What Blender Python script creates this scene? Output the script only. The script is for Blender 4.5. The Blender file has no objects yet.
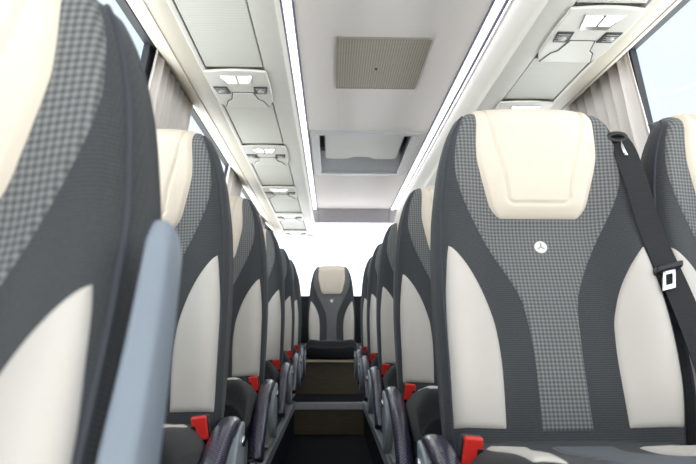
import bpy, bmesh, math, random
from mathutils import Vector, Matrix
random.seed(4)
scene = bpy.context.scene
col = scene.collection
PI = math.pi

# ------------------------------------------------------------------ helpers
def lin(c):
    c /= 255.0
    return c / 12.92 if c <= 0.04045 else ((c + 0.055) / 1.055) ** 2.4
def rgb(r, g, b):
    return (lin(r), lin(g), lin(b), 1.0)
def ss(a, b, x):
    t = max(0.0, min(1.0, (x - a) / (b - a)))
    return t * t * (3 - 2 * t)
def interp(tab, x):
    """smooth (Catmull-Rom / Hermite) interpolation of a table of (x, y)"""
    n = len(tab)
    if x <= tab[0][0]: return tab[0][1]
    if x >= tab[-1][0]: return tab[-1][1]
    for i in range(n - 1):
        if x <= tab[i + 1][0]:
            break
    x0, y0 = tab[i]; x1, y1 = tab[i + 1]
    d = (y1 - y0) / (x1 - x0)
    def slope(k):
        if k <= 0: return (tab[1][1] - tab[0][1]) / (tab[1][0] - tab[0][0])
        if k >= n - 1: return (tab[-1][1] - tab[-2][1]) / (tab[-1][0] - tab[-2][0])
        return (tab[k + 1][1] - tab[k - 1][1]) / (tab[k + 1][0] - tab[k - 1][0])
    m0, m1 = slope(i), slope(i + 1)
    if m0 * d < 0: m0 = 0
    if m1 * d < 0: m1 = 0
    h = x1 - x0; t = (x - x0) / h
    return ((2*t**3 - 3*t*t + 1) * y0 + (t**3 - 2*t*t + t) * h * m0 +
            (-2*t**3 + 3*t*t) * y1 + (t**3 - t*t) * h * m1)

def link(name, verts, faces, mat, parent=None, smooth=True, uvs=None, bevel=0, mats=None):
    me = bpy.data.meshes.new(name)
    me.from_pydata([tuple(v) for v in verts], [], faces)
    me.update()
    if uvs is not None:
        lay = me.uv_layers.new(name='UVMap')
        for lp in me.loops:
            lay.data[lp.index].uv = uvs[lp.vertex_index]
    bm = bmesh.new(); bm.from_mesh(me)
    bmesh.ops.recalc_face_normals(bm, faces=bm.faces)
    for f in bm.faces: f.smooth = smooth
    bm.to_mesh(me); bm.free()
    me.materials.append(mat)
    o = bpy.data.objects.new(name, me); col.objects.link(o)
    if parent: o.parent = parent
    if bevel:
        b = o.modifiers.new('bevel', 'BEVEL'); b.width = bevel; b.segments = 3
        b.limit_method = 'ANGLE'; b.angle_limit = math.radians(35)
        b.harden_normals = False
        if smooth is False:
            for p in me.polygons: p.use_smooth = True
            try: me.set_sharp_from_angle(angle=math.radians(60))
            except Exception: pass
    return o

class MB:
    """collects shapes into one mesh"""
    def __init__(s): s.v = []; s.f = []
    def add(s, v, f):
        o = len(s.v); s.v += [tuple(p) for p in v]; s.f += [tuple(i + o for i in q) for q in f]
        return s
    def box(s, x0, x1, y0, y1, z0, z1):
        v = [(x0,y0,z0),(x1,y0,z0),(x1,y1,z0),(x0,y1,z0),(x0,y0,z1),(x1,y0,z1),(x1,y1,z1),(x0,y1,z1)]
        return s.add(v, [(0,3,2,1),(4,5,6,7),(0,1,5,4),(1,2,6,5),(2,3,7,6),(3,0,4,7)])
    def prism(s, poly, y0, y1):
        """poly of (x,z) extruded along y"""
        n = len(poly)
        v = [(x, y0, z) for x, z in poly] + [(x, y1, z) for x, z in poly]
        f = [tuple(range(n)), tuple(range(2*n - 1, n - 1, -1))]
        f += [(i, (i+1) % n, n + (i+1) % n, n + i) for i in range(n)]
        return s.add(v, f)
    def prism_z(s, poly, z0, z1):
        n = len(poly)
        v = [(x, y, z0) for x, y in poly] + [(x, y, z1) for x, y in poly]
        f = [tuple(range(n)), tuple(range(2*n - 1, n - 1, -1))]
        f += [(i, (i+1) % n, n + (i+1) % n, n + i) for i in range(n)]
        return s.add(v, f)
    def prism_x(s, poly, x0, x1):
        n = len(poly)
        v = [(x0, y, z) for y, z in poly] + [(x1, y, z) for y, z in poly]
        f = [tuple(range(n)), tuple(range(2*n - 1, n - 1, -1))]
        f += [(i, (i+1) % n, n + (i+1) % n, n + i) for i in range(n)]
        return s.add(v, f)
    def tube(s, pts, r, n=8, closed=False):
        pts = [Vector(p) for p in pts]; m = len(pts); vs = []; prev = None
        for i, p in enumerate(pts):
            a = pts[i-1] if (i or closed) else pts[0]; b = pts[(i+1) % m] if (i < m-1 or closed) else pts[-1]
            d = (b - a).normalized()
            if prev is None:
                u = d.orthogonal().normalized()
            else:
                u = (prev - d * prev.dot(d)).normalized()
            prev = u; w = d.cross(u)
            rr = r(i / (m - 1)) if callable(r) else r
            vs += [p + (u * math.cos(2*PI*k/n) + w * math.sin(2*PI*k/n)) * rr for k in range(n)]
        f = []
        for i in range(m if closed else m - 1):
            for k in range(n):
                j = (i + 1) % m
                f.append((i*n + k, i*n + (k+1) % n, j*n + (k+1) % n, j*n + k))
        if not closed:
            f.append(tuple(range(n-1, -1, -1))); f.append(tuple((m-1)*n + k for k in range(n)))
        return s.add(vs, f)
    def cyl(s, c, axis, r, h, n=24):
        c = Vector(c); a = Vector(axis).normalized()
        return s.tube([c - a*h/2, c + a*h/2], r, n)
    def build(s, name, mat, parent=None, smooth=False, bevel=0):
        return link(name, s.v, s.f, mat, parent, smooth, None, bevel)

def grid(fn, ns, nt):
    v = []; uv = []
    for j in range(nt + 1):
        for i in range(ns + 1):
            p, q = fn(i / ns, j / nt); v.append(p); uv.append(q)
    f = [(j*(ns+1)+i, j*(ns+1)+i+1, (j+1)*(ns+1)+i+1, (j+1)*(ns+1)+i) for j in range(nt) for i in range(ns)]
    return v, f, uv

def empty(name, loc, label, cat, group=None):
    o = bpy.data.objects.new(name, None); col.objects.link(o); o.location = loc
    o.empty_display_size = 0.1
    return tag(o, label, cat, group)
def tag(o, label, cat, group=None, kind=None):
    o['label'] = label; o['category'] = cat
    if group: o['group'] = group
    if kind: o['kind'] = kind
    return o
def struct(o):
    o['kind'] = 'structure'; return o

# ------------------------------------------------------------------ materials
def new_mat(name):
    m = bpy.data.materials.new(name); m.use_nodes = True
    nt = m.node_tree; b = nt.nodes['Principled BSDF']
    return m, nt, b
def N(nt, t, **kw):
    n = nt.nodes.new(t)
    for k, v in kw.items(): setattr(n, k, v)
    return n
def L(nt, a, b): nt.links.new(a, b)
def math_n(nt, op, a, b=None):
    n = N(nt, 'ShaderNodeMath', operation=op)
    for i, x in enumerate((a, b)):
        if x is None: continue
        if isinstance(x, (int, float)): n.inputs[i].default_value = x
        else: L(nt, x, n.inputs[i])
    return n.outputs[0]
def add_bump(nt, b, h, dist=0.001, strength=0.5):
    n = N(nt, 'ShaderNodeBump'); n.inputs['Distance'].default_value = dist; n.inputs['Strength'].default_value = strength
    L(nt, h, n.inputs['Height']); L(nt, n.outputs[0], b.inputs['Normal'])
def plain(name, c, rough=0.5, metal=0.0, noise=0.05, scale=30, bump=0.0, coat=0.0, spec=0.5):
    m, nt, b = new_mat(name)
    tc = N(nt, 'ShaderNodeTexCoord'); nz = N(nt, 'ShaderNodeTexNoise')
    nz.inputs['Scale'].default_value = scale; nz.inputs['Detail'].default_value = 4
    L(nt, tc.outputs['Object'], nz.inputs['Vector'])
    mx = N(nt, 'ShaderNodeMix', data_type='RGBA')
    mx.inputs[6].default_value = tuple(x * (1 - noise) for x in c[:3]) + (1,)
    mx.inputs[7].default_value = tuple(min(1, x * (1 + noise)) for x in c[:3]) + (1,)
    L(nt, nz.outputs['Fac'], mx.inputs[0]); L(nt, mx.outputs[2], b.inputs['Base Color'])
    b.inputs['Roughness'].default_value = rough; b.inputs['Metallic'].default_value = metal
    b.inputs['Coat Weight'].default_value = coat; b.inputs['Specular IOR Level'].default_value = spec
    b.inputs['Coat Roughness'].default_value = 0.08
    if bump: add_bump(nt, b, nz.outputs['Fac'], bump, 0.6)
    return m
def emis(name, c, s):
    m, nt, b = new_mat(name)
    b.inputs['Base Color'].default_value = (0.9, 0.9, 0.92, 1)
    b.inputs['Emission Color'].default_value = c; b.inputs['Emission Strength'].default_value = s
    return m

def fabric_ribbed(name, c, c2):
    """charcoal upholstery with fine cross ribs"""
    m, nt, b = new_mat(name)
    uv = N(nt, 'ShaderNodeUVMap'); sp = N(nt, 'ShaderNodeSeparateXYZ'); L(nt, uv.outputs[0], sp.inputs[0])
    nz = N(nt, 'ShaderNodeTexNoise'); nz.inputs['Scale'].default_value = 220; L(nt, uv.outputs[0], nz.inputs['Vector'])
    w = math_n(nt, 'SINE', math_n(nt, 'MULTIPLY', sp.outputs['Y'], 2*PI/0.0042))
    w2 = math_n(nt, 'SINE', math_n(nt, 'MULTIPLY', sp.outputs['X'], 2*PI/0.0030))
    h = math_n(nt, 'ADD', math_n(nt, 'MULTIPLY', w, 0.35), math_n(nt, 'MULTIPLY', w2, 0.12))
    h = math_n(nt, 'ADD', h, math_n(nt, 'MULTIPLY', nz.outputs['Fac'], 0.6))
    fac = N(nt, 'ShaderNodeMapRange'); fac.inputs['From Min'].default_value = -0.2; fac.inputs['From Max'].default_value = 0.8
    L(nt, h, fac.inputs[0])
    mx = N(nt, 'ShaderNodeMix', data_type='RGBA'); mx.inputs[6].default_value = c; mx.inputs[7].default_value = c2
    L(nt, fac.outputs[0], mx.inputs[0]); L(nt, mx.outputs[2], b.inputs['Base Color'])
    b.inputs['Roughness'].default_value = 0.85; b.inputs['Sheen Weight'].default_value = 0.15
    b.inputs['Specular IOR Level'].default_value = 0.25
    add_bump(nt, b, h, 0.0008, 0.5)
    return m
def fabric_check(name, dark, mid, light, P=0.0092):
    m, nt, b = new_mat(name)
    uv = N(nt, 'ShaderNodeUVMap'); sp = N(nt, 'ShaderNodeSeparateXYZ'); L(nt, uv.outputs[0], sp.inputs[0])
    def stripe(o, p, ph):
        s = math_n(nt, 'SINE', math_n(nt, 'ADD', math_n(nt, 'MULTIPLY', o, 2*PI/p), ph))
        r = N(nt, 'ShaderNodeMapRange'); r.inputs['From Min'].default_value = -0.45; r.inputs['From Max'].default_value = 0.45
        L(nt, s, r.inputs[0]); return r.outputs[0]
    a = stripe(sp.outputs['X'], P, 0.0); c = stripe(sp.outputs['Y'], P, 0.7)
    sm = math_n(nt, 'MULTIPLY', math_n(nt, 'ADD', a, c), 0.5)
    nz = N(nt, 'ShaderNodeTexNoise'); nz.inputs['Scale'].default_value = 300; L(nt, uv.outputs[0], nz.inputs['Vector'])
    sm2 = math_n(nt, 'ADD', math_n(nt, 'MULTIPLY', sm, 0.85), math_n(nt, 'MULTIPLY', math_n(nt, 'SUBTRACT', nz.outputs['Fac'], 0.35), 0.45))
    rp = N(nt, 'ShaderNodeValToRGB')
    rp.color_ramp.elements[0].color = dark; rp.color_ramp.elements[0].position = 0.1
    rp.color_ramp.elements[1].color = light; rp.color_ramp.elements[1].position = 0.95
    e = rp.color_ramp.elements.new(0.5); e.color = mid
    L(nt, sm2, rp.inputs[0]); L(nt, rp.outputs[0], b.inputs['Base Color'])
    b.inputs['Roughness'].default_value = 0.85; b.inputs['Specular IOR Level'].default_value = 0.25
    add_bump(nt, b, sm, 0.0006, 0.4)
    return m
def leather(name, c, c2):
    m, nt, b = new_mat(name)
    uv = N(nt, 'ShaderNodeUVMap')
    vo = N(nt, 'ShaderNodeTexVoronoi'); vo.inputs['Scale'].default_value = 420; L(nt, uv.outputs[0], vo.inputs['Vector'])
    nz = N(nt, 'ShaderNodeTexNoise'); nz.inputs['Scale'].default_value = 9; L(nt, uv.outputs[0], nz.inputs['Vector'])
    mx = N(nt, 'ShaderNodeMix', data_type='RGBA'); mx.inputs[6].default_value = c; mx.inputs[7].default_value = c2
    L(nt, nz.outputs['Fac'], mx.inputs[0]); L(nt, mx.outputs[2], b.inputs['Base Color'])
    b.inputs['Roughness'].default_value = 0.48; b.inputs['Specular IOR Level'].default_value = 0.35
    add_bump(nt, b, vo.outputs['Distance'], 0.0005, 0.25)
    return m
def carbon(name):
    m, nt, b = new_mat(name)
    tc = N(nt, 'ShaderNodeTexCoord'); sp = N(nt, 'ShaderNodeSeparateXYZ'); L(nt, tc.outputs['UV'], sp.inputs[0])
    a = math_n(nt, 'SINE', math_n(nt, 'MULTIPLY', math_n(nt, 'ADD', sp.outputs['X'], sp.outputs['Y']), 2*PI/0.0075))
    c = math_n(nt, 'SINE', math_n(nt, 'MULTIPLY', math_n(nt, 'SUBTRACT', sp.outputs['X'], sp.outputs['Y']), 2*PI/0.015))
    k = math_n(nt, 'ADD', math_n(nt, 'MULTIPLY', a, 0.4), math_n(nt, 'MULTIPLY', c, 0.12))
    r = N(nt, 'ShaderNodeMapRange'); r.inputs['From Min'].default_value = -0.25; r.inputs['From Max'].default_value = 0.5; L(nt, k, r.inputs[0])
    mx = N(nt, 'ShaderNodeMix', data_type='RGBA'); mx.inputs[6].default_value = rgb(12, 12, 20); mx.inputs[7].default_value = rgb(88, 86, 120)
    L(nt, r.outputs[0], mx.inputs[0]); L(nt, mx.outputs[2], b.inputs['Base Color'])
    b.inputs['Roughness'].default_value = 0.3; b.inputs['Coat Weight'].default_value = 1.0; b.inputs['Coat Roughness'].default_value = 0.05
    return m
def carpet(name, c, c2, scale=500):
    m, nt, b = new_mat(name)
    tc = N(nt, 'ShaderNodeTexCoord'); nz = N(nt, 'ShaderNodeTexNoise'); nz.inputs['Scale'].default_value = scale; nz.inputs['Detail'].default_value = 3
    L(nt, tc.outputs['Object'], nz.inputs['Vector'])
    mx = N(nt, 'ShaderNodeMix', data_type='RGBA'); mx.inputs[6].default_value = c; mx.inputs[7].default_value = c2
    L(nt, nz.outputs['Fac'], mx.inputs[0]); L(nt, mx.outputs[2], b.inputs['Base Color'])
    b.inputs['Roughness'].default_value = 0.95; b.inputs['Specular IOR Level'].default_value = 0.1
    add_bump(nt, b, nz.outputs['Fac'], 0.002, 0.5)
    return m
def wood(name, c, c2):
    m, nt, b = new_mat(name)
    tc = N(nt, 'ShaderNodeTexCoord'); mp = N(nt, 'ShaderNodeMapping'); mp.inputs['Scale'].default_value = (4, 4, 40)
    L(nt, tc.outputs['Object'], mp.inputs[0])
    nz = N(nt, 'ShaderNodeTexNoise'); nz.inputs['Scale'].default_value = 3; nz.inputs['Detail'].default_value = 6; L(nt, mp.outputs[0], nz.inputs['Vector'])
    mx = N(nt, 'ShaderNodeMix', data_type='RGBA'); mx.inputs[6].default_value = c; mx.inputs[7].default_value = c2
    L(nt, nz.outputs['Fac'], mx.inputs[0]); L(nt, mx.outputs[2], b.inputs['Base Color'])
    b.inputs['Roughness'].default_value = 0.5
    return m
def lined(name, c, c2, axis='Y', P=0.012, rough=0.5):
    """panel with fine embossed lines across"""
    m, nt, b = new_mat(name)
    tc = N(nt, 'ShaderNodeTexCoord'); sp = N(nt, 'ShaderNodeSeparateXYZ'); L(nt, tc.outputs['Object'], sp.inputs[0])
    nz = N(nt, 'ShaderNodeTexNoise'); nz.inputs['Scale'].default_value = 14; L(nt, tc.outputs['Object'], nz.inputs['Vector'])
    ph = math_n(nt, 'MULTIPLY', nz.outputs['Fac'], 1.5)
    w = math_n(nt, 'SINE', math_n(nt, 'ADD', math_n(nt, 'MULTIPLY', sp.outputs[axis], 2*PI/P), ph))
    r = N(nt, 'ShaderNodeMapRange'); r.inputs['From Min'].default_value = -1; L(nt, w, r.inputs[0])
    mx = N(nt, 'ShaderNodeMix', data_type='RGBA'); mx.inputs[6].default_value = c; mx.inputs[7].default_value = c2
    L(nt, r.outputs[0], mx.inputs[0]); L(nt, mx.outputs[2], b.inputs['Base Color'])
    b.inputs['Roughness'].default_value = rough
    add_bump(nt, b, w, 0.0005, 0.4)
    return m
def perforated(name, c, hole, P=0.0105):
    m, nt, b = new_mat(name)
    tc = N(nt, 'ShaderNodeTexCoord'); sp = N(nt, 'ShaderNodeSeparateXYZ'); L(nt, tc.outputs['Object'], sp.inputs[0])
    a = math_n(nt, 'SINE', math_n(nt, 'MULTIPLY', sp.outputs['X'], 2*PI/P)); d = math_n(nt, 'SINE', math_n(nt, 'MULTIPLY', sp.outputs['Y'], 2*PI/P))
    k = math_n(nt, 'ADD', a, d)
    r = N(nt, 'ShaderNodeMapRange'); r.inputs['From Min'].default_value = 0.2; r.inputs['From Max'].default_value = 0.9; L(nt, k, r.inputs[0])
    mx = N(nt, 'ShaderNodeMix', data_type='RGBA'); mx.inputs[6].default_value = c; mx.inputs[7].default_value = hole
    L(nt, r.outputs[0], mx.inputs[0]); L(nt, mx.outputs[2], b.inputs['Base Color'])
    b.inputs['Roughness'].default_value = 0.6
    return m
def glass(name, tint):
    m = bpy.data.materials.new(name); m.use_nodes = True; nt = m.node_tree; nt.nodes.clear()
    out = N(nt, 'ShaderNodeOutputMaterial'); tr = N(nt, 'ShaderNodeBsdfTransparent'); tr.inputs[0].default_value = tint
    gl = N(nt, 'ShaderNodeBsdfGlossy'); gl.inputs['Roughness'].default_value = 0.02
    mx = N(nt, 'ShaderNodeMixShader')
    lw = N(nt, 'ShaderNodeLayerWeight'); lw.inputs[0].default_value = 0.12
    fac = math_n(nt, 'ADD', math_n(nt, 'MULTIPLY', math_n(nt, 'POWER', lw.outputs['Facing'], 3.0), 0.25), 0.03)
    L(nt, fac, mx.inputs[0]); L(nt, tr.outputs[0], mx.inputs[1]); L(nt, gl.outputs[0], mx.inputs[2])
    L(nt, mx.outputs[0], out.inputs[0])
    return m

M = dict(
    charcoal=fabric_ribbed('charcoal_ribbed_fabric', rgb(52, 54, 57), rgb(80, 83, 86)),
    check=fabric_check('grey_check_fabric', rgb(86, 88, 90), rgb(112, 114, 114), rgb(140, 141, 140), .0076),
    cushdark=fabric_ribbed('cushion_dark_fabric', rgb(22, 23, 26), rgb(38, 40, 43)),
    cushgrey=fabric_check('slate_fabric', rgb(84, 88, 94), rgb(104, 108, 114), rgb(126, 130, 136), 0.006),
    cream=leather('cream_leather', rgb(228, 216, 198), rgb(236, 225, 209)),
    patch=leather('pale_grey_leather', rgb(206, 200, 192), rgb(216, 210, 203)),
    piping=plain('dark_piping', rgb(62, 66, 74), 0.7),
    blackplastic=plain('black_plastic', rgb(26, 27, 30), 0.35),
    red=plain('red_plastic', rgb(232, 52, 46), 0.35),
    webbing=lined('black_webbing', rgb(30, 31, 34), rgb(46, 47, 51), 'Z', 0.004, 0.75),
    chrome=plain('chrome', rgb(225, 225, 228), 0.15, 1.0),
    silver=plain('silver_badge', rgb(236, 236, 232), 0.35, 0.15),
    badgemark=plain('badge_mark', rgb(165, 165, 162), 0.4, 0.2),
    carbon=carbon('carbon_weave'),
    palegrey=plain('pale_grey_plastic', rgb(160, 168, 174), 0.35),
    bluegrey=plain('blue_grey_plastic', rgb(138, 148, 160), 0.42),
    alu=plain('brushed_aluminium', rgb(186, 190, 196), 0.4, 0.45),
    gold=plain('brushed_nosing', rgb(200, 190, 165), 0.35, 0.7),
    legmetal=plain('painted_leg', rgb(168, 170, 168), 0.4, 0.2),
    carpet=carpet('dark_carpet', rgb(24, 26, 30), rgb(48, 50, 54)),
    sidewall=carpet('dark_side_lining', rgb(58, 60, 64), rgb(78, 80, 84)),
    wood=wood('brown_laminate', rgb(78, 68, 54), rgb(116, 102, 82)),
    ceiling=carpet('ceiling_textile', rgb(240, 235, 234), rgb(246, 242, 241), 260),
    rack=plain('rack_plastic', rgb(216, 214, 206), 0.4),
    rackpanel=lined('rack_panel', rgb(206, 205, 196), rgb(213, 212, 204), 'Y', 0.014),
    service=plain('service_panel_plastic', rgb(216, 214, 206), 0.35),
    vent=plain('vent_dark', rgb(52, 54, 54), 0.5),
    nozzle=plain('vent_nozzle', rgb(170, 170, 164), 0.4),
    cornice=plain('cornice_beige', rgb(200, 193, 178), 0.5),
    seal=plain('window_seal', rgb(46, 48, 54), 0.6),
    trimgrey=plain('lavender_grey_trim', rgb(168, 164, 170), 0.45),
    hatchgrey=plain('hatch_grey', rgb(200, 202, 206), 0.45),
    hatchlid=plain('hatch_lid', rgb(206, 208, 204), 0.5),
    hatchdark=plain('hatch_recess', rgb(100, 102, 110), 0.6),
    grille=perforated('perforated_grille', rgb(182, 178, 164), rgb(128, 124, 114)),
    channel=plain('lavender_channel', rgb(104, 102, 124), 0.5),
    grilleframe=plain('grille_frame', rgb(156, 152, 140), 0.5),
    curtain=fabric_ribbed('curtain_cloth', rgb(206, 200, 197), rgb(222, 217, 214)),
    led=emis('led_light', (0.95, 0.95, 1.0, 1), 1.6),
    lamp=emis('reading_lamp_light', (0.95, 0.94, 1.0, 1), 1.2),
    glass=glass('window_glass', (0.95, 0.975, 0.985, 1)),
    rearglass=glass('rear_window_glass', (0.97, 0.98, 1.0, 1)),
)

# ------------------------------------------------------------------ the coach seat
PATH = []
def recline(deg):
    """side profile of the backrest: leaning back low down, upright and slightly forward at the head"""
    PATH.clear(); y = z = 0.0; n = 300; dv = .75 / n
    for k in range(n + 1):
        v = k * dv
        a = math.radians(14 + 4 * ss(0, .25, v) - 21 * ss(.30, .50, v) + deg)
        PATH.append((y, z, a)); y += math.sin(a) * dv; z += math.cos(a) * dv
def BP(v):
    """point, up direction and front normal of the backrest's middle line"""
    if v <= 0:
        y, z, a = PATH[0]; y += math.sin(a) * v; z += math.cos(a) * v
    else:
        k = min(len(PATH) - 1.001, v / .75 * 300); i = int(k); t = k - i
        y, z, a = (PATH[i][c] * (1 - t) + PATH[i+1][c] * t for c in range(3))
    return Vector((0, y, z)), Vector((0, math.sin(a), math.cos(a))), Vector((0, -math.cos(a), math.sin(a)))
def BS(u, v, d):
    p, vd, nd = BP(v)
    return Vector((u, 0, 0)) + p + nd * d
recline(0)
TOP = 0.684
HW = [(-0.06, .214), (0, .222), (.13, .226), (.26, .226), (.43, .217), (.50, .209), (.548, .202), (.59, .192), (.625, .181), (.65, .169), (.668, .158), (TOP, .143)]
BOL = [(-0.06, .012), (0.0, .02), (.1, .038), (.3, .042), (.45, .034), (.58, .016), (TOP, .004)]
CHECK = [(.008, .049), (.095, .048), (.164, .049), (.254, .058), (.312, .081), (.37, .111), (.445, .148), (.50, .169), (.545, .177), (.596, .173), (.63, .165), (.655, .155), (.672, .146), (.684, .138)]
HEAD = [(.434, .055), (.4355, .074), (.440, .086), (.449, .097), (.465, .107), (.50, .117), (.545, .128), (.575, .133), (.61, .1325), (.70, .126)]
PIN = [(.012, .112), (.07, .110), (.126, .109), (.17, .111), (.215, .117), (.27, .135), (.31, .156), (.34, .176), (.358, .190), (.368, .200)]
POUT = [(.012, .2135), (.07, .2165), (.17, .2175), (.25, .215), (.31, .209), (.345, .2045), (.368, .2005)]

def dfront(u, v):
    hw = interp(HW, v); t = min(1.0, abs(u) / hw)
    d = interp(BOL, v) * ss(.42, .86, t)
    if 0 < v < .45: d += .012 * math.sin(PI * v / .45)
    if v > .40: d += .010 * ss(.40, .47, v) * (1 - ss(.3, .8, t))
    d -= .040 * max(0.0, (t - .84) / .16) ** 2.4
    d -= .055 * max(0.0, (v - .640) / (TOP - .640)) ** 2.6
    return d
def S(u, v):
    return BS(u, v, dfront(u, v))
def SN(u, v):
    e = .002
    n = (S(u + e, v) - S(u - e, v)).cross(S(u, min(TOP, v + e)) - S(u, v - e))
    if n.y > 0: n = -n
    return n.normalized()
def backrest_body(parent):
    vs = []; uvs = []; rings = []
    vals = [-.06 + (TOP + .06) * k / 44 for k in range(45)]
    vals = [v for v in vals if v < .65] + [.65 + (TOP - .65) * k / 8 for k in range(9)]
    NF = 40; NB = 14
    for v in vals:
        hw = interp(HW, v); ring = []
        for k in range(NF + 1):
            u = -hw * math.cos(PI * k / NF)
            vs.append(S(u, v)); uvs.append((u, v)); ring.append(len(vs) - 1)
        for k in range(NB + 1):
            t = math.cos(PI * k / NB)
            d = -.082 + .030 * abs(t) ** 5 + .02 * ss(.60, TOP, v)
            d = min(d, dfront(hw * t, v) - .018)
            vs.append(BS(hw * t, v, d)); uvs.append((hw * t + .6, v)); ring.append(len(vs) - 1)
        rings.append(ring)
    f = []
    n = len(rings[0])
    for a, b in zip(rings, rings[1:]):
        f += [(a[i], a[(i+1) % n], b[(i+1) % n], b[i]) for i in range(n)]
    f.append(tuple(reversed(rings[0]))); f.append(tuple(rings[-1]))
    return link('backrest', vs, f, M['charcoal'], parent, True, uvs)
def panel(name, uL, uR, v0, v1, mat, parent, ns=20, nt=44, h=.0045, w=.012, extra=None, label=None):
    def fn(s, t):
        s = .5 - .5 * math.cos(PI * s); t = .5 - .5 * math.cos(PI * t)
        v = v0 + (v1 - v0) * t
        a, b = uL(v), uR(v); u = a + (b - a) * s
        d = min(u - a, b - u, v - v0, (v1 - v) if v1 < .66 else 9)
        k = 1 - (1 - min(1.0, max(0, d) / w)) ** 2
        off = -.0018 + (h + .0018) * k
        if extra: off += extra(u, v) * k
        return S(u, v) + SN(u, v) * off, (u, v)
    v, f, uv = grid(fn, ns, nt)
    o = link(name, v, f, mat, parent, True, uv)
    if label: o['label'] = label
    return o

# cushion -------------------------------------------------------
CW = .224; CL = .44
def ctop(u, w):
    t = min(1.0, abs(u) / CW)
    z = -.008 + .032 * ss(.08, .36, w) + .010 * ss(.40, .78, t) * ss(.04, .14, w)
    z -= .045 * max(0.0, (t - .80) / .20) ** 2.2
    z -= .055 * max(0.0, (w - .37) / (CL - .37)) ** 2.2
    return z
def cpt(u, w, off=0.0):
    return Vector((u, -w, ctop(u, w) + off))
def cushion_body(parent):
    vs = []; uvs = []; rings = []
    NF = 32
    for k in range(29):
        w = -.05 + (CL + .05) * (k / 28); ring = []
        for i in range(NF + 1):
            u = -CW * math.cos(PI * i / NF); vs.append(cpt(u, w)); uvs.append((u, w)); ring.append(len(vs) - 1)
        for i in range(9):
            t = math.cos(PI * i / 8)
            vs.append(Vector((CW * t * .97, -w, -.125 + .02 * abs(t) ** 4))); uvs.append((t * CW + .5, w)); ring.append(len(vs) - 1)
        rings.append(ring)
    # rounded nose
    n = len(rings[0])
    last = [vs[i].copy() for i in rings[-1]]
    for q, (dy, sc) in enumerate(((.012, .93), (.016, .78))):
        ring = []
        for p in last:
            vs.append(Vector((p.x * (1 - .02 * (q + 1)), p.y - dy, -.06 + (p.z + .06) * sc))); uvs.append((p.x, CL + p.z)); ring.append(len(vs) - 1)
        rings.append(ring)
    f = []
    for a, b in zip(rings, rings[1:]):
        f += [(a[i], a[(i+1) % n], b[(i+1) % n], b[i]) for i in range(n)]
    f.append(tuple(rings[0])); f.append(tuple(reversed(rings[-1])))
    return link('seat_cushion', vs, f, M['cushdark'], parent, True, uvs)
def cpanel(name, uL, uR, w0, w1, mat, parent, label=None):
    def fn(s, t):
        s = .5 - .5 * math.cos(PI * s); t = .5 - .5 * math.cos(PI * t)
        w = w0 + (w1 - w0) * t; a, b = uL(w), uR(w); u = a + (b - a) * s
        d = min(u - a, b - u, w - w0, w1 - w)
        k = 1 - (1 - min(1.0, max(0, d) / .012)) ** 2
        return cpt(u, w, -.0018 + .006 * k), (u, w)
    v, f, uv = grid(fn, 14, 24)
    o = link(name, v, f, mat, parent, True, uv)
    if label: o['label'] = label
    return o

def sweep(spine, widths, thick, nsec=20, closed_ends=True, power=3.0):
    """spine of (y,z); superellipse section, width along x, thickness along the normal in yz"""
    vs = []; uvs = []; f = []; m = len(spine); s = 0
    for i, (y, z) in enumerate(spine):
        a = spine[max(0, i-1)]; b = spine[min(m-1, i+1)]
        d = Vector((0, b[0]-a[0], b[1]-a[1])).normalized(); nn = Vector((0, -d.z, d.y))
        if i: s += math.hypot(y - spine[i-1][0], z - spine[i-1][1])
        wd = widths(i / (m-1)) / 2; th = thick(i / (m-1)) / 2
        for k in range(nsec):
            c, sn = math.cos(2*PI*k/nsec), math.sin(2*PI*k/nsec)
            e = 2 / power
            x = wd * math.copysign(abs(c) ** e, c); q = th * math.copysign(abs(sn) ** e, sn)
            vs.append(Vector((x, y, z)) + nn * q); uvs.append((x + q, s))
    for i in range(m - 1):
        for k in range(nsec):
            f.append((i*nsec+k, i*nsec+(k+1) % nsec, (i+1)*nsec+(k+1) % nsec, (i+1)*nsec+k))
    f.append(tuple(range(nsec-1, -1, -1))); f.append(tuple((m-1)*nsec+k for k in range(nsec)))
    return vs, f, uvs
def smooth_path(pts, n):
    ts = [(i, p[0]) for i, p in enumerate(pts)]
    out = []
    for k in range(n + 1):
        x = (len(pts) - 1) * k / n
        out.append(tuple(interp([(i, p[c]) for i, p in enumerate(pts)], x) for c in range(len(pts[0]))))
    return out

def make_armrest(parent, side, drop=1.0):
    """lowered armrest on the aisle side (side = -1 left of the sitter's picture, +1 right)"""
    sp = smooth_path([(.035, -.034), (.02, -.020), (-.03, -.016), (-.11, -.026), (-.20, -.060), (-.28, -.113), (-.335, -.165), (-.352, -.192), (-.356, -.2)], 40)
    wd = lambda t: .046 * min(1, (max(0, 1 - ((t - .5) / .5) ** 8)) ** .5 + .12)
    th = lambda t: (.046 + .016 * ss(.3, .8, t)) * min(1, (max(0, 1 - ((t - .5) / .5) ** 10)) ** .5 + .15)
    v, f, uv = sweep(sp, wd, th, 24, True, 2.6)
    v = [Vector((p.x + side * .246, p.y, p.z * drop)) for p in v]
    a = link('armrest', v, f, M['carbon'], parent, True, uv)
    # pale D-shaped mounting plate on the aisle side, behind the arm
    pl = []
    for k in range(25):
        t = PI * k / 24
        pl.append((.035 - .15 * math.sin(t) * (.85 + .15 * math.cos(t)), (-.105 + .095 * math.cos(t)) * drop))
    mb = MB().prism_x(pl, side * .263 - .011, side * .263 + .011)
    mb.build('armrest_bracket', M['palegrey'], parent, True, .005)
    # chrome pin
    MB().cyl((side * .276, -.012, -.045), (1, 0, 0), .011, .008, 18).build('pivot_cap', M['chrome'], a, True)
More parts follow.
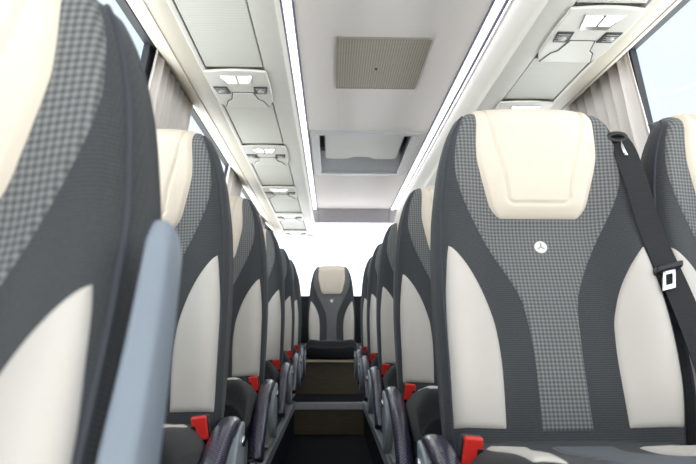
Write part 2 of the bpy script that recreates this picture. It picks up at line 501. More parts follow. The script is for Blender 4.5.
def make_raised_armrest(parent, side):
    """faceted tapering arm folded up beside the backrest"""
    sp = smooth_path([(-.03, -.02), (.015, .08), (.070, .212), (.108, .30), (.140, .394)], 20)
    sec = [(-.5, .25), (-.18, -.5), (.38, -.46), (.5, -.2), (.5, .42), (.3, .5), (-.3, .5), (-.5, .42)]
    vs = []; f = []; m = len(sp); n = len(sec)
    for i, (y, z) in enumerate(sp):
        a = sp[max(0, i-1)]; b = sp[min(m-1, i+1)]
        d = Vector((0, b[0]-a[0], b[1]-a[1])).normalized(); nn = Vector((0, d.z, -d.y)); t = i / (m - 1)
        wd = .050 - .024 * t; th = .070 - .028 * t
        e = 1.0 if i < m - 1 else .72
        for p, q in sec:
            vs.append(Vector((side * (.238 + .003 * t) + p * wd * e, y, z)) + nn * q * th * e)
    for i in range(m - 1):
        for k in range(n):
            f.append((i*n+k, i*n+(k+1) % n, (i+1)*n+(k+1) % n, (i+1)*n+k))
    f.append(tuple(range(n-1, -1, -1))); f.append(tuple((m-1)*n+k for k in range(n)))
    o = link('armrest', vs, f, M['bluegrey'], parent, False, None, .004)
    o['label'] = 'blue-grey armrest folded upright'
    MB().cyl((side * .222, .03, .01), (1, 0, 0), .02, .02, 20).build('pivot_cap', M['blackplastic'], o, True)

def make_buckle(parent, side):
    e = MB()
    c = Vector((side * .208, -.120, .003))
    rot = Matrix.Rotation(side * math.radians(-6), 3, 'Y') @ Matrix.Rotation(math.radians(14), 3, 'X')
    def put(mb, name, mat, par, bev):
        mb.v = [tuple(c + rot @ Vector(p)) for p in mb.v]
        return mb.build(name, mat, par, False, bev)
    b = put(MB().box(-.0172, .0172, -.012, .012, -.055, .020), 'belt_buckle', M['blackplastic'], parent, .004)
    put(MB().box(-.0152, .0152, -.0165, -.006, -.022, .0245), 'release_button', M['red'], b, .003)
    put(MB().box(-side*.0115 - .0045, -side*.0115 + .0045, -.0185, -.010, -.010, .008), 'tongue_slot', M['blackplastic'], b, .001)
def make_belt(parent, side):
    """shoulder belt lying down the window side of the backrest (side = +1: at +x)"""
    raw = [(.176, .622, .002), (.187, .585, .022), (.194, .54, .036), (.203, .49, .044), (.213, .42, .05), (.225, .33, .056), (.237, .25, .058), (.250, .15, .056), (.260, .05, .05), (.260, -.03, .04), (.258, -.08, .03)]
    P = smooth_path(raw, 44)
    v = []; f = []
    for i, (u, q, d) in enumerate(P):
        a = P[max(0, i-1)]; b = P[min(len(P)-1, i+1)]
        dv = Vector((b[0]-a[0], b[1]-a[1])).normalized(); nx, nv = dv.y, -dv.x
        tw = math.radians(12)
        for k in (-1, 1):
            for lay in (0, .0022):
                w = k * .0225
                p = BS(side * (u + nx * w * math.cos(tw)), q + nv * w, d + lay - w * math.sin(tw))
                v.append(p)
    for i in range(len(P) - 1):
        o = i * 4; n = o + 4
        f += [(o, o+1, n+1, n), (o+1, o+3, n+3, n+1), (o+3, o+2, n+2, n+3), (o+2, o, n, n+2)]
    f += [(0, 2, 3, 1), tuple(len(v) - 4 + k for k in (0, 1, 3, 2))]
    belt = link('seat_belt', v, f, M['webbing'], parent, False)
    def at(u, q, d): return BS(side * u, q, d)
    # tongue: black moulded bar and chrome plate with a slot
    c = (.227, .305, .064); ang = math.radians(14)
    def rect(mb, x0, x1, z0, z1, d0, d1):
        pts = []
        for d in (d0, d1):
            for x, z in ((x0, z0), (x1, z0), (x1, z1), (x0, z1)):
                X = x * math.cos(ang) + z * math.sin(ang); Z = -x * math.sin(ang) * -1 + z * math.cos(ang)
                pts.append(at(c[0] + X, c[1] + Z, c[2] + d))
        mb.add(pts, [(0,3,2,1),(4,5,6,7),(0,1,5,4),(1,2,6,5),(2,3,7,6),(3,0,4,7)])
    mb = MB(); rect(mb, -.029, .029, -.006, .010, -.014, .008); t = mb.build('belt_tongue', M['blackplastic'], belt, False, .004)
    mb = MB()
    rect(mb, -.014, -.007, -.040, -.004, -.002, .002); rect(mb, .007, .014, -.040, -.004, -.002, .002)
    rect(mb, -.014, .014, -.047, -.036, -.002, .002); rect(mb, -.014, .014, -.014, -.004, -.002, .002)
    p = mb.build('tongue_plate', M['chrome'], belt, False, .0008); p['label'] = 'chrome slotted tongue plate'
    # shoulder guide
    mb = MB(); pts = [at(.178 + .019 * math.cos(k), .618 + .008 * math.sin(k), .010) for k in [2*PI*i/20 for i in range(20)]]
    mb.tube(pts, .0060, 8, True); g = mb.build('belt_guide', M['blackplastic'], parent, True)
    mb = MB(); mb.tube([at(.180, .606, .022), at(.179, .590, .032), at(.180, .570, .044)], .0035, 8); mb.build('guide_clip', M['chrome'], g, True)

def make_seat(root, floor_drop, raised=False, legs=True, arm=-1, belt=1, rear=False):
    b = backrest_body(root)
    panel('center_panel', lambda v: -interp(CHECK, v), lambda v: interp(CHECK, v), .008, .6835, M['check'], root, 30, 64, .003, .008, label='grey checked fabric panel')
    for sgn in (-1, 1):
        if sgn < 0: panel('side_patch', lambda v: -interp(POUT, v), lambda v: -interp(PIN, v), .012, .368, M['patch'], root, 16, 40, .004, .012, label='pale leather side patch')
        else: panel('side_patch', lambda v: interp(PIN, v), lambda v: interp(POUT, v), .012, .368, M['patch'], root, 16, 40, .004, .012, label='pale leather side patch')
    def puff(u, v):
        k = interp(HEAD, v); e = .010 * (1 - min(1, abs(u) / k) ** 4) * ss(.434, .48, v) * (1 - ss(.65, .70, v) * .7)
        # soft stitched groove
        hwv = .064 + .040 * ss(.47, .70, v) if v > .4725 else 0
        g = math.exp(-((abs(u) - hwv) / .0028) ** 2) if v > .485 else 0
        if abs(u) < .055: g = max(g, math.exp(-((v - .4715) / .0028) ** 2))
        else:
            rr = math.hypot(max(0, abs(u) - .050), v - .4885)
            if v < .4885: g = max(g, math.exp(-((rr - .0170) / .0028) ** 2))
        return e - .0048 * g
    panel('headrest', lambda v: -interp(HEAD, v), lambda v: interp(HEAD, v), .434, .6837, M['cream'], root, 84, 90, .007, .016, extra=puff, label='cream leather headrest pad')
    # piping along the front edges and over the shoulders
    for sgn in (-1, 1):
        pts = [S(sgn * interp(HW, v) * .955, v) for v in [-.03 + (TOP - .006 + .03) * k / 50 for k in range(51)]]
        MB().tube(pts, .0036, 8).build('piping', M['piping'], root, True)
    # round badge
    c = S(0, .375) + SN(0, .375) * .004
    bd = MB().cyl(c, SN(0, .375), .0135, .005, 28).build('badge', M['silver'], root, False, .0012)
    bd['label'] = 'small round silver badge'
    up = BP(.375)[1]; ct = c + SN(0, .375) * .0027
    mk = MB()
    for a in (90, 215, 325):
        d = Vector((math.cos(math.radians(a)), 0, 0)) + up * math.sin(math.radians(a))
        mk.tube([ct, ct + d * .0085], .0012, 6)
    mk.build('badge_mark', M['badgemark'], bd, False)
    cushion_body(root)
    cpanel('cushion_panel', lambda w: -.056 - .02 * ss(.1, .4, w), lambda w: .056 + .02 * ss(.1, .4, w), .058, .385, M['cushgrey'], root, 'slate grey middle panel of the cushion')
    for sgn in (-1, 1):
        inn = lambda w: .094 + .045 * ss(.12, .36, w)
        out = lambda w: .188 - .030 * ss(.0, .08, .14 - w)
        if sgn < 0: cpanel('cushion_patch', lambda w: -out(w), lambda w: -inn(w), .062, .365, M['patch'], root, 'pale leather cushion side patch')
        else: cpanel('cushion_patch', inn, out, .062, .365, M['patch'], root, 'pale leather cushion side patch')
    if not rear:
        fr = MB().box(-.205, .205, -.40, .10, -.165, -.118)
        fr.box(-.20, -.16, .03, .11, -.165, .06); fr.box(.16, .20, .03, .11, -.165, .06)
        fr.build('seat_frame', M['blackplastic'], root, False, .006)
        for s in (-.18, .18):
            lg = MB()
            lg.add(*leg_geo(s, floor_drop))
            lg.build('leg', M['legmetal'], root, False, .004)
    if arm:
        if raised: make_raised_armrest(root, arm)
        else: make_armrest(root, arm)
    if arm: make_buckle(root, arm)
    if belt: make_belt(root, belt)
def leg_geo(x, drop):
    mb = MB()
    mb.box(x - .022, x + .022, -.27, -.19, -drop + .012, -.160)
    mb.box(x - .026, x + .026, -.36, -.02, -drop, -drop + .016)
    return mb.v, mb.f
def children(o): return [c for c in bpy.data.objects if c.parent == o]
def copy_tree(o, parent=None):
    c = o.copy(); col.objects.link(c)
    if parent: c.parent = parent
    for ch in children(o): copy_tree(ch, c)
    return c

PLAT = .215                          # raised floor under the seats
def seat_root(loc, label, group):
    return empty('coach_seat', loc, label, 'seat', group)

XL, XR, XW = -.466, .434, .893
YL = [1.365, 2.19, 3.02, 3.85, 4.60]; YR = [1.129, 1.91, 2.69, 3.47, 4.24]
ordn = ['first', 'second', 'third', 'fourth', 'fifth']
zc = .544
# left column -------------------------------------------------
gl = 'single seats left of the aisle'; gr = 'aisle seats right of the aisle'; gw = 'window seats right of the aisle'; gb = 'seats of the raised back row'
recline(8.5)
near = seat_root((-.373, .328, .424), 'large blurred coach seat closest to the camera at left, blue-grey armrest folded up beside it', gl)
make_seat(near, .424, raised=True, arm=1, belt=-1)
recline(-4)
proto_l = seat_root((XL, YL[0], zc), 'left single coach seat directly behind the blurred close-up seat, its headrest partly hidden by it', gl)
make_seat(proto_l, zc - PLAT, arm=1, belt=-1)
llab = [None,
  'left single coach seat, second behind the blurred close-up seat, below the small far curtain',
  'left single coach seat, third behind the blurred close-up seat, narrow slice of pale patch showing',
  'left single coach seat, fourth behind the blurred close-up seat, second before the back row',
  'left single coach seat, farthest in its column, just before the raised back row']
rise = .012
for i in range(1, 5):
    c = copy_tree(proto_l); c.location = (XL, YL[i], zc + rise * i); c['label'] = llab[i]
recline(.4)
proto_r = seat_root((XR, YR[0], zc), 'large sharp coach seat seen whole on the right, black seat belt down its window side', gr)
make_seat(proto_r, zc - PLAT, arm=-1, belt=1)
rlab = [None,
  'right aisle coach seat directly behind the large sharp seat, half its backrest hidden by it',
  'right aisle coach seat, second behind the large sharp one, pale patch as a tall slice',
  'right aisle coach seat, third behind the large sharp one, only a strip showing',
  'right aisle coach seat, farthest in its column, just before the raised back row']
for i in range(1, 5):
    c = copy_tree(proto_r); c.location = (XR, YR[i], zc + rise * i); c['label'] = rlab[i]
win = seat_root((XW, YR[0] + .01, zc), 'coach seat by the right window, cut off by the right edge of the picture', gw)
make_seat(win, zc - PLAT, arm=0, belt=0)
c = copy_tree(win); c.location = (.886, YR[1], zc + rise); c['label'] = 'right window coach seat glimpsed as a cream sliver behind the black belt'
# back row
ZB = .615; YB = 5.36
recline(-3)
mid = seat_root((0, YB, ZB), 'middle coach seat of the back row facing straight down the aisle under the rear window', gb)
make_seat(mid, .2, arm=0, belt=0, rear=True)
mid.scale = (.93, 1, 1)
for x, lab in ((-.495, 'back row coach seat left of the middle one, thin slice showing past the left column'),
               (.495, 'back row coach seat right of the middle one, thin slice showing past the right column')):
    c = copy_tree(mid); c.location = (x, YB, ZB); c['label'] = lab; c.scale = (1, 1, 1)
# arms of the back row towards the aisle are built once per side
for s, nm in ((-1, 'left'), (1, 'right')):
    par = [o for o in bpy.data.objects if o.parent is None and o.type == 'EMPTY' and abs(o.location.x - s * .495) < 1e-4 and abs(o.location.y - YB) < 1e-4][0]
    make_armrest(par, -s, .5)

# ------------------------------------------------------------------ the shell
CX = .205
Y0, Y1 = -1.7, 5.80
def hwall(z): return .955 if z <= .8 else .955 - (z - .8) * .135 / .91
def wx(side, z, inset=0): return CX + side * (hwall(z) - inset)
def slab(mb, side, y0, y1, z0, z1, t0=-.0, t1=.016):
    """a piece of leaning side wall; t0 inner offset, t1 outer offset"""
    pts = []
    for y in (y0, y1):
        for z in (z0, z1):
            for t in (t0, t1): pts.append((CX + side * (hwall(z) + t), y, z))
    mb.add(pts, [(0,1,3,2),(4,6,7,5),(0,4,5,1),(2,3,7,6),(0,2,6,4),(1,5,7,3)])

struct(MB().box(CX - 1.0, CX + 1.0, Y0, Y1 + .1, -.06, 0).build('floor', M['carpet']))
AL, AR = -.262, .232      # aisle edges
pf = MB().box(CX - .93, AL, 1.0, Y1, .0, PLAT); struct(pf.build('trim_1', M['carpet']))
pf = MB().box(AR, CX + .93, .35, Y1, .0, PLAT); struct(pf.build('trim_2', M['carpet']))
# step up in the aisle and the box under the back row
YS = 4.38
st = tag(MB().box(AL, AR, YS + .012, 4.96, 0.0, PLAT - .006).build('aisle_step', M['wood']), 'low brown wood-look step with bright metal edge across the aisle', 'step')
MB().box(AL, AR, YS, YS + .055, PLAT - .045, PLAT + .002).build('step_nosing', M['alu'], st, False, .004)['label'] = 'silver step edging'
MB().box(AL, AR, YS + .055, 4.96, PLAT - .008, PLAT).build('step_tread', M['carpet'], st)['label'] = 'dark carpeted tread'
pl = tag(MB().box(CX - .92, CX + .92, 4.972, Y1 - .01, PLAT, ZB - .13).build('back_row_plinth', M['wood']), 'brown wood-look plinth that raises the back row at the end of the aisle', 'plinth')
MB().box(CX - .92, CX + .92, 4.955, 5.0, ZB - .15, ZB - .126).build('plinth_nosing', M['gold'], pl, False, .004)['label'] = 'pale metal plinth edging'
# floor edge rails
for x, y0, lab in ((AL, 1.0, 'left'), (AR, .35, 'right')):
    s = 1 if x < 0 else -1
    r = MB().box(min(x - s * .050, x + s * .010), max(x - s * .050, x + s * .010), y0, YS + .02, PLAT - .035, PLAT + .012)
    t = tag(r.build('floor_rail', M['alu'], None, False, .003), 'grey metal floor rail along the %s edge of the aisle' % lab, 'floor rail', 'aisle edge rails')
    g = MB().box(x - s * .028, x - s * .020, y0, YS + .02, PLAT + .008, PLAT + .0135); g.build('rail_groove', M['blackplastic'], t)

# side walls with windows
ZB0, ZT = .86, 1.70
pil = [(-1.7, -1.6), (1.93, 2.20), (3.50, 3.76), (4.98, 5.20), (5.62, 5.80)]
wn = 1
for side, nm in ((-1, 'left'), (1, 'right')):
    mb = MB()
    slab(mb, side, Y0, Y1, 0, .8); slab(mb, side, Y0, Y1, .8, ZB0); slab(mb, side, Y0, Y1, ZT, 1.98)
    for a, b in pil: slab(mb, side, a, b, ZB0, ZT)
    struct(mb.build('wall_' + nm, M['sidewall']))
    for (a, b), (c_, d) in zip(pil, pil[1:]):
        y0, y1 = b, c_
        fr = MB(); w = .012
        slab(fr, side, y0, y0 + w, ZB0, ZT, -.003, .019); slab(fr, side, y1 - w, y1, ZB0, ZT, -.003, .019)
        slab(fr, side, y0, y1, ZB0, ZB0 + w, -.003, .019); slab(fr, side, y0, y1, ZT - w, ZT, -.003, .019)
        o = struct(fr.build('window_%d' % wn, M['seal'])); wn += 1
        p = MB(); slab(p, side, y0 + w*.7, y1 - w*.7, ZB0 + w*.7, ZT - w*.7, .006, .011); p.build('pane', M['glass'], o)
# rear wall and window
RW0, RW1 = 1.02, 1.80
mb = MB().box(CX - .95, CX + .95, Y1, Y1 + .06, 0, RW0).box(CX - .95, CX + .95, Y1, Y1 + .06, RW1, 1.98)
mb.box(CX - .95, CX - .80, Y1, Y1 + .06, RW0, RW1).box(CX + .80, CX + .95, Y1, Y1 + .06, RW0, RW1)
struct(mb.build('wall_rear', M['sidewall']))
fr = MB(); w = .025
fr.box(CX - .80, CX - .80 + w, Y1 - .005, Y1 + .03, RW0, RW1).box(CX + .80 - w, CX + .80, Y1 - .005, Y1 + .03, RW0, RW1)
fr.box(CX - .80, CX + .80, Y1 - .005, Y1 + .03, RW0, RW0 + w)
o = struct(fr.build('window_%d' % wn, M['seal']))
MB().box(CX - .79, CX + .79, Y1 + .012, Y1 + .018, RW0 + .01, RW1 + .005).build('pane', M['rearglass'], o)
# roof: outer skin and ceiling lining
ZC = 1.84
HX0, HX1, HY0, HY1 = -.105, .490, 3.27, 4.18        # hatch opening
cl = MB().box(CX - .43, HX0, Y0, 5.62, ZC, ZC + .02).box(HX1, CX + .43, Y0, 5.62, ZC, ZC + .02)
cl.box(HX0, HX1, Y0, HY0, ZC, ZC + .02).box(HX0, HX1, HY1, 5.62, ZC, ZC + .02)
struct(cl.build('ceiling', M['ceiling']))
struct(MB().box(CX - 1.0, CX + 1.0, Y0, Y1 + .06, 1.98, 2.02).build('trim_3', M['ceiling']))
# cross trim above the rear window (curved profile)
poly = [(5.50, 1.845), (5.50, 1.822), (5.506, 1.812), (5.518, 1.775), (5.535, 1.735), (5.548, 1.720), (5.56, 1.716), (5.57, 1.720), (5.57, 1.845)]
struct(MB().prism_x(poly, CX - .412, CX + .412).build('trim_4', M['trimgrey'], None, False, 0))
mbj = MB()
for sx in (-1, 1):
    x = CX + sx * .33
    mbj.prism_x([(p[0] - .0015, p[1] - .0015) for p in poly[:8]] + [(5.56, 1.80)], x - .002, x + .002)
struct(mbj.build('trim_5', M['hatchdark']))

# ------------------------------------------------------------------ luggage racks
def psu_y(side): return [1.075, 1.865, 2.690, 3.510, 4.350, 5.14] if side < 0 else [.63, 1.445, 2.115, 2.95, 3.74, 4.53]
PSUL = .325
for side, nm in ((-1, 'left'), (1, 'right')):
    def X(a): return CX + side * a
    prof = [(.412, ZC), (.392, 1.80), (.372, 1.72), (.356, 1.64), (.349, 1.612), (.351, 1.597), (.359, 1.585), (.372, 1.580),
            (.428, 1.580), (.428, 1.604), (.624, 1.604), (.624, 1.580), (.634, 1.579), (.640, 1.586), (.640, 1.97), (.412, 1.97)]
    mb = MB().prism([(X(a), z) for a, z in prof], Y0, 5.43)
    r = mb.build('luggage_rack', M['rack'], None, False)
    for p in r.data.polygons: p.use_smooth = True
    r.data.set_sharp_from_angle(angle=math.radians(30))
    tag(r, 'pale grey luggage rack running overhead along the %s windows' % nm, 'luggage rack', 'overhead luggage racks')
    ys = psu_y(side)
    edges = [Y0] + ys + [5.42]
    start = Y0
    for y in ys + [5.425 if ys[-1] + PSUL < 5.42 else None]:
        if y is None: break
        if y - start > .05:
            MB().box(min(X(.433), X(.619)), max(X(.433), X(.619)), start + .003, y - .003, 1.583, 1.6035).build('rack_panel', M['rackpanel'], r, False, .002)
        start = y + PSUL
    # end moulding of the rack
    e = MB().prism([(X(a), z) for a, z in [(.352, 1.60), (.36, 1.578), (.38, 1.572), (.62, 1.572), (.64, 1.58), (.64, 1.9), (.41, 1.9), (.40, 1.82)]], 5.425, 5.46)
    e.build('rack_end_cap', M['rack'], r, False, .006)
    # cornice between rack and window
    cp = [(.632, 1.590), (.66, 1.5885), (.70, 1.597), (.703, 1.6035), (.709, 1.6035), (.712, 1.601), (.745, 1.622), (.785, 1.658), (.812, 1.690), (.826, 1.700), (.834, 1.715), (.80, 1.73), (.66, 1.66), (.632, 1.64)]
    o = MB().prism([(X(a), z) for a, z in cp], Y0, 5.5).build('trim_%d' % (6 if side < 0 else 7), M['cornice'], None, False)
    for p in o.data.polygons: p.use_smooth = True
    o.data.set_sharp_from_angle(angle=math.radians(28))
    struct(o)
    # light strip and its aluminium channel
    ch = MB().box(min(X(.379), X(.390)), max(X(.379), X(.390)), Y0, 5.50, ZC - .010, ZC)
    ch.box(min(X(.338), X(.343)), max(X(.338), X(.343)), Y0, 5.50, ZC - .008, ZC)
    ch.box(min(X(.338), X(.402)), max(X(.338), X(.402)), Y0, 5.50, ZC - .003, ZC)
    ls = tag(ch.build('light_strip', M['channel'], None, False, .0015), 'bright white light strip along the %s edge of the ceiling' % nm, 'light strip', 'ceiling light strips')
    MB().box(min(X(.347), X(.377)), max(X(.347), X(.377)), Y0, 5.495, ZC - .007, ZC - .003).build('diffuser', M['led'], ls)
    MB().box(min(X(.391), X(.398)), max(X(.391), X(.398)), Y0, 5.495, ZC - .006, ZC - .003).build('side_light', M['led'], ls)['label'] = 'thin second line of light'

    # service panels: reading lamps, air vents and flap, let into the rack
    def service(y, label):
        t = empty('service_panel', (X(.5265), y, 1.580), label, 'service panel', 'overhead service panels on the %s rack' % nm)
        s = side
        # outward = larger a ; local x positive = outwards * side
        def P(a, yy): return (s * (a - .5265), yy)
        body = []
        for k in range(13):
            q = k / 12; body.append(P(.424 + .205 * q, .010 - .012 * math.sin(PI * q)))
        body += [P(.632, .14), P(.627, .27), P(.612, .315), P(.60, .325), P(.453, .325), P(.441, .315), P(.426, .27), P(.421, .14)]
        MB().prism_z(body, -.010, -.0003).build('housing', M['service'], t, False, .004)
        # lamps in a trapezoid lens
        bz = MB().prism_z([P(.470, .030), P(.583, .030), P(.566, .112), P(.487, .112)], -.0135, -.008).build('lamp_lens', M['chrome'], t, False, .001)
        for q in (-1, 1):
            a0, a1 = (.474, .522) if q < 0 else (.531, .579)
            k0 = .491 if q < 0 else .531; k1 = .522 if q < 0 else .562
            MB().prism_z([P(a0, .036), P(a1, .036), P(k1, .088), P(k0, .088)], -.0155, -.012).build('reading_lamp', M['lamp'], bz, False, .001)
        for q in (-1, 1):
            a = .5265 + q * .070
            v = MB().prism_z([P(a - .024, .128), P(a + .024, .128), P(a + .023 - q * .006, .188), P(a - .023 - q * .006, .188)], -.0135, -.008)
            v = v.build('air_vent', M['vent'], t, False, .002)
            nz = MB().cyl((s * (a - .5265), .158, -.0155), (0, 0, 1), .0105, .006, 18); nz.build('nozzle', M['nozzle'], v, True)
            sl = MB()
            for k in range(4): 
                yy = .138 + k * .012; sl.add(*MB().prism_z([P(a - .017, yy), P(a + .017, yy), P(a + .017, yy + .0035), P(a - .017, yy + .0035)], -.0148, -.012).__dict__.values())
            sl.build('vent_slats', M['nozzle'], v)
        fl = [P(.489, .182), P(.560, .182), P(.572, .245), P(.588, .262), P(.606, .318), P(.447, .318), P(.462, .262), P(.478, .245)]
        gp = [(p[0] * 1.04, p[1] - .004) for p in fl[:5]] 
        MB().prism_z([(s * (math.copysign(abs(x) + .0035, x)), yy) for x, yy in [(fl[0][0]*s, .1785), (fl[1][0]*s, .1785), (fl[2][0]*s, .243), (fl[3][0]*s, .259), (fl[4][0]*s, .319), (fl[5][0]*s, .319), (fl[6][0]*s, .259), (fl[7][0]*s, .243)]], -.0112, -.009).build('flap_gap', M['vent'], t)
        MB().prism_z(fl, -.0132, -.009).build('flap', M['service'], t, False, .0015)
    ll = ['left overhead service panel above the blurred close-up seat, nearest one', 'largest fully visible service panel on the left rack, beside the first curtain',
          'left rack service panel second from the camera among those in view', 'left rack service panel third from the camera among those in view',
          'left rack service panel fourth from the camera, smaller than those before it', 'farthest left rack service panel, at the rack end by the rear window']
    rl = ['', 'right rack service panel with two lit lamps at the top right corner', 'right rack service panel peeking over the cream headrest of the large sharp seat']
    for k, y in enumerate(ys):
        if side < 0 and k >= 1: service(y, ll[k])
        if side > 0 and k in (1, 2): service(y, rl[k])
        if (side < 0 and k < 1) or (side > 0 and k not in (1, 2)):
            MB().box(min(X(.433), X(.619)), max(X(.433), X(.619)), y - .003, y + PSUL - .003, 1.583, 1.6035).build('rack_panel', M['rackpanel'], r, False, .002)

# ------------------------------------------------------------------ ceiling grille and hatch
g = empty('ceiling_grille', (.198, 2.39, ZC), 'square tan perforated grille set in the ceiling', 'grille')
MB().box(-.178, .178, -.238, .238, -.006, 0).build('grille_plate', M['grille'], g, False, .002)
fr = MB().box(-.183, .183, -.243, -.237, -.0075, 0).box(-.183, .183, .237, .243, -.0075, 0).box(-.183, -.177, -.237, .237, -.0075, 0).box(.177, .183, -.237, .237, -.0075, 0)
fr.build('grille_frame', M['grilleframe'], g)
MB().cyl((-.012, .03, -.007), (0, 0, 1), .006, .004, 16).build('screw', M['blackplastic'], g, True)

h = empty('roof_hatch', ((HX0 + HX1) / 2, (HY0 + HY1) / 2, ZC), 'grey roof hatch with recessed lid in the ceiling toward the rear', 'roof hatch')
hw, hl = (HX1 - HX0) / 2, (HY1 - HY0) / 2
fr = MB()
for x0, x1, y0, y1 in ((-hw - .02, hw + .02, -hl - .02, -hl + .03), (-hw - .02, hw + .02, hl - .03, hl + .02), (-hw - .02, -hw + .03, -hl + .03, hl - .03), (hw - .03, hw + .02, -hl + .03, hl - .03)):
    fr.box(x0, x1, y0, y1, -.016, .004)
fr.build('hatch_frame', M['hatchgrey'], h, False, .005)
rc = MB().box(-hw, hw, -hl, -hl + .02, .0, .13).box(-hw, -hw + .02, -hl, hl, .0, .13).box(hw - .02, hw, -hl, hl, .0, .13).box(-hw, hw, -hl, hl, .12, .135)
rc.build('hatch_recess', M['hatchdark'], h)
fw_ = MB().prism_x([(hl - .21, .100), (hl - .03, .004), (hl, .004), (hl, .125), (hl - .21, .125)], -hw + .02, hw - .02)
fw_.build('hatch_rear_slope', M['hatchgrey'], h, False, .003)
# lid with a hand notch in its rear edge
lp = [(-.240, -hl + .045), (.240, -hl + .045), (.240, .165), (.230, .195), (.20, .208), (.10, .212), (.08, .200), (.062, .170), (.04, .158), (-.04, .158), (-.062, .170), (-.08, .200), (-.10, .212), (-.20, .208), (-.230, .195), (-.240, .165)]
MB().prism_z(lp, .030, .055).build('hatch_lid', M['hatchlid'], h, False, .006)
MB().box(-.085, .085, .130, .215, .062, .076).build('hatch_handle', M['seal'], h, False, .004)
MB().box(-.02, .02, -.12, .10, .054, .122).build('hatch_hinge', M['hatchdark'], h)

# ------------------------------------------------------------------ curtains
def curtain(side, y0, y1, label, folds, ztop=1.688, zbot=.90, yb0=None, yb1=None):
    yb0 = y0 if yb0 is None else yb0; yb1 = y1 if yb1 is None else yb1
    rnd = random.Random(int(y0 * 100) + side)
    ph = [rnd.uniform(-.5, .5) for _ in range(12)]; am = [rnd.uniform(.7, 1.25) for _ in range(folds + 2)]
    def fn(s, t):
        z = ztop + (zbot - ztop) * t
        a = y0 + (yb0 - y0) * ss(0, .8, t); b = y1 + (yb1 - y1) * ss(0, .8, t)
        y = a + (b - a) * s
        k = s * folds + .10 * math.sin(6 * t + ph[1]) * math.sin(PI * s)
        amp = (.010 + .009 * ss(0, .35, t)) * am[int(min(folds, max(0, s * folds)))]
        d = amp * math.sin(2 * PI * k + ph[0]) + .004 * math.sin(2 * PI * k * 2.3 + ph[2])
        y += .006 * math.sin(2 * PI * k * 2 + ph[3])
        return Vector((wx(side, z, .027 - d), y, z - .012 * math.sin(PI * s) * (1 - t))), (s * .5, t * .95)
    v, f, uv = grid(fn, folds * 14, 34)
    o = link('curtain', v, f, M['curtain'], None, True, uv)
    m = o.modifiers.new('thick', 'SOLIDIFY'); m.thickness = .0022; m.offset = 0
    tag(o, label, 'curtain', 'window curtains')
curtain(-1, 1.93, 2.42, 'grey pleated curtain at the left window behind the blurred close-up seat', 7, yb0=1.90, yb1=2.36)
curtain(-1, 3.42, 3.85, 'small far grey curtain at the left window, past the first one', 6)
curtain(-1, 4.92, 5.22, 'farthest narrow grey curtain at the left, below the rack end', 5)
curtain(1, 1.90, 2.40, 'grey pleated curtain at the right window between the two right seats', 7, yb0=1.88, yb1=2.36)
for side, nm in ((-1, 'left'), (1, 'right')):
    mb = MB()
    x = wx(side, 1.685, .008)
    mb.box(x - .005, x + .005, Y0, 5.5, 1.684, 1.700)
    tag(mb.build('curtain_rail', M['seal'], None, False, .002), 'dark curtain rail above the %s windows' % nm, 'curtain rail', 'curtain rails')

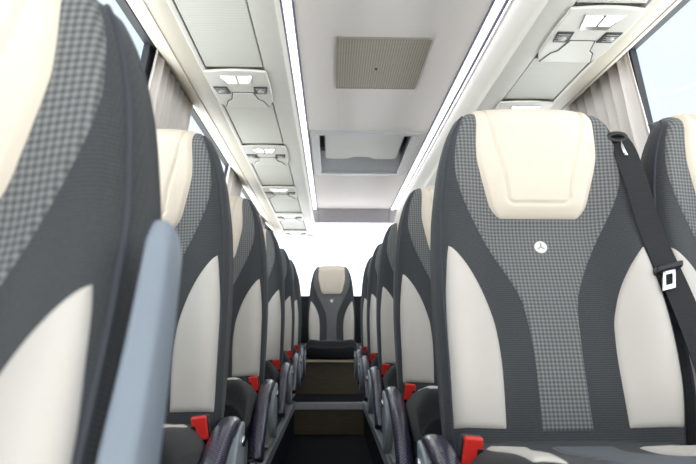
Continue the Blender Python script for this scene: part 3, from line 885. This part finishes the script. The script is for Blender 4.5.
# ------------------------------------------------------------------ world, camera, view
w = bpy.data.worlds.new('World'); scene.world = w; w.use_nodes = True; nt = w.node_tree
bg = nt.nodes['Background']
tc = N(nt, 'ShaderNodeTexCoord'); sp = N(nt, 'ShaderNodeSeparateXYZ'); L(nt, tc.outputs['Generated'], sp.inputs[0])
def ramp(stops, src):
    rp = N(nt, 'ShaderNodeValToRGB'); cr = rp.color_ramp
    cr.elements[0].position, cr.elements[0].color = stops[0]
    cr.elements[1].position, cr.elements[1].color = stops[-1]
    for p, c in stops[1:-1]:
        e = cr.elements.new(p); e.color = c
    L(nt, src, rp.inputs[0]); return rp.outputs[0]
def unit(o):
    mr = N(nt, 'ShaderNodeMapRange'); mr.inputs['From Min'].default_value = -1; L(nt, o, mr.inputs[0]); return mr.outputs[0]
zz = unit(sp.outputs['Z'])
# sunlit side of the sky (towards the front of the bus) and the bluer side away from the sun
GR = (1.2, 1.19, 1.17, 1)
bright = ramp([(0, GR), (.49, GR), (.52, (.62, .63, .64, 1)), (1, (.50, .54, .58, 1))], zz)
blue = ramp([(0, GR), (.49, GR), (.51, (.85, .85, .85, 1)), (.56, (.58, .65, .69, 1)), (.64, (.265, .305, .325, 1)), (1, (.19, .24, .29, 1))], zz)
side = unit(math_n(nt, 'ADD', math_n(nt, 'MULTIPLY', sp.outputs['X'], .38), math_n(nt, 'MULTIPLY', sp.outputs['Y'], -1.0)))
sd = N(nt, 'ShaderNodeMapRange'); sd.interpolation_type = 'SMOOTHSTEP'; sd.inputs['From Min'].default_value = .28; sd.inputs['From Max'].default_value = .80; L(nt, side, sd.inputs[0])
mx = N(nt, 'ShaderNodeMix', data_type='RGBA'); L(nt, sd.outputs[0], mx.inputs[0]); L(nt, blue, mx.inputs[6]); L(nt, bright, mx.inputs[7])
L(nt, mx.outputs[2], bg.inputs['Color'])
bg.inputs['Strength'].default_value = 2.5

f = 600.0
th = math.atan(96 / f); yaw = math.atan(16.5 * math.cos(th) / f)
cam = bpy.data.cameras.new('camera'); co = bpy.data.objects.new('camera', cam); col.objects.link(co)
cam.sensor_width = 36; cam.lens = 36 * f / 696
cam.clip_start = .01
co.location = (0, 0, .74); co.rotation_euler = (PI / 2 + th, 0, -yaw)
cam.dof.use_dof = True; cam.dof.focus_distance = 1.7; cam.dof.aperture_fstop = 6.3
scene.camera = co
vs = scene.view_settings
vs.view_transform = 'Standard'; vs.look = 'None'; vs.gamma = 1; vs.use_curve_mapping = False
vs.exposure = 0.70
try:
    scene.cycles.use_denoising = True
    scene.cycles.max_bounces = 10; scene.cycles.diffuse_bounces = 6; scene.cycles.transparent_max_bounces = 12
    scene.cycles.sample_clamp_indirect = 6
except Exception: pass
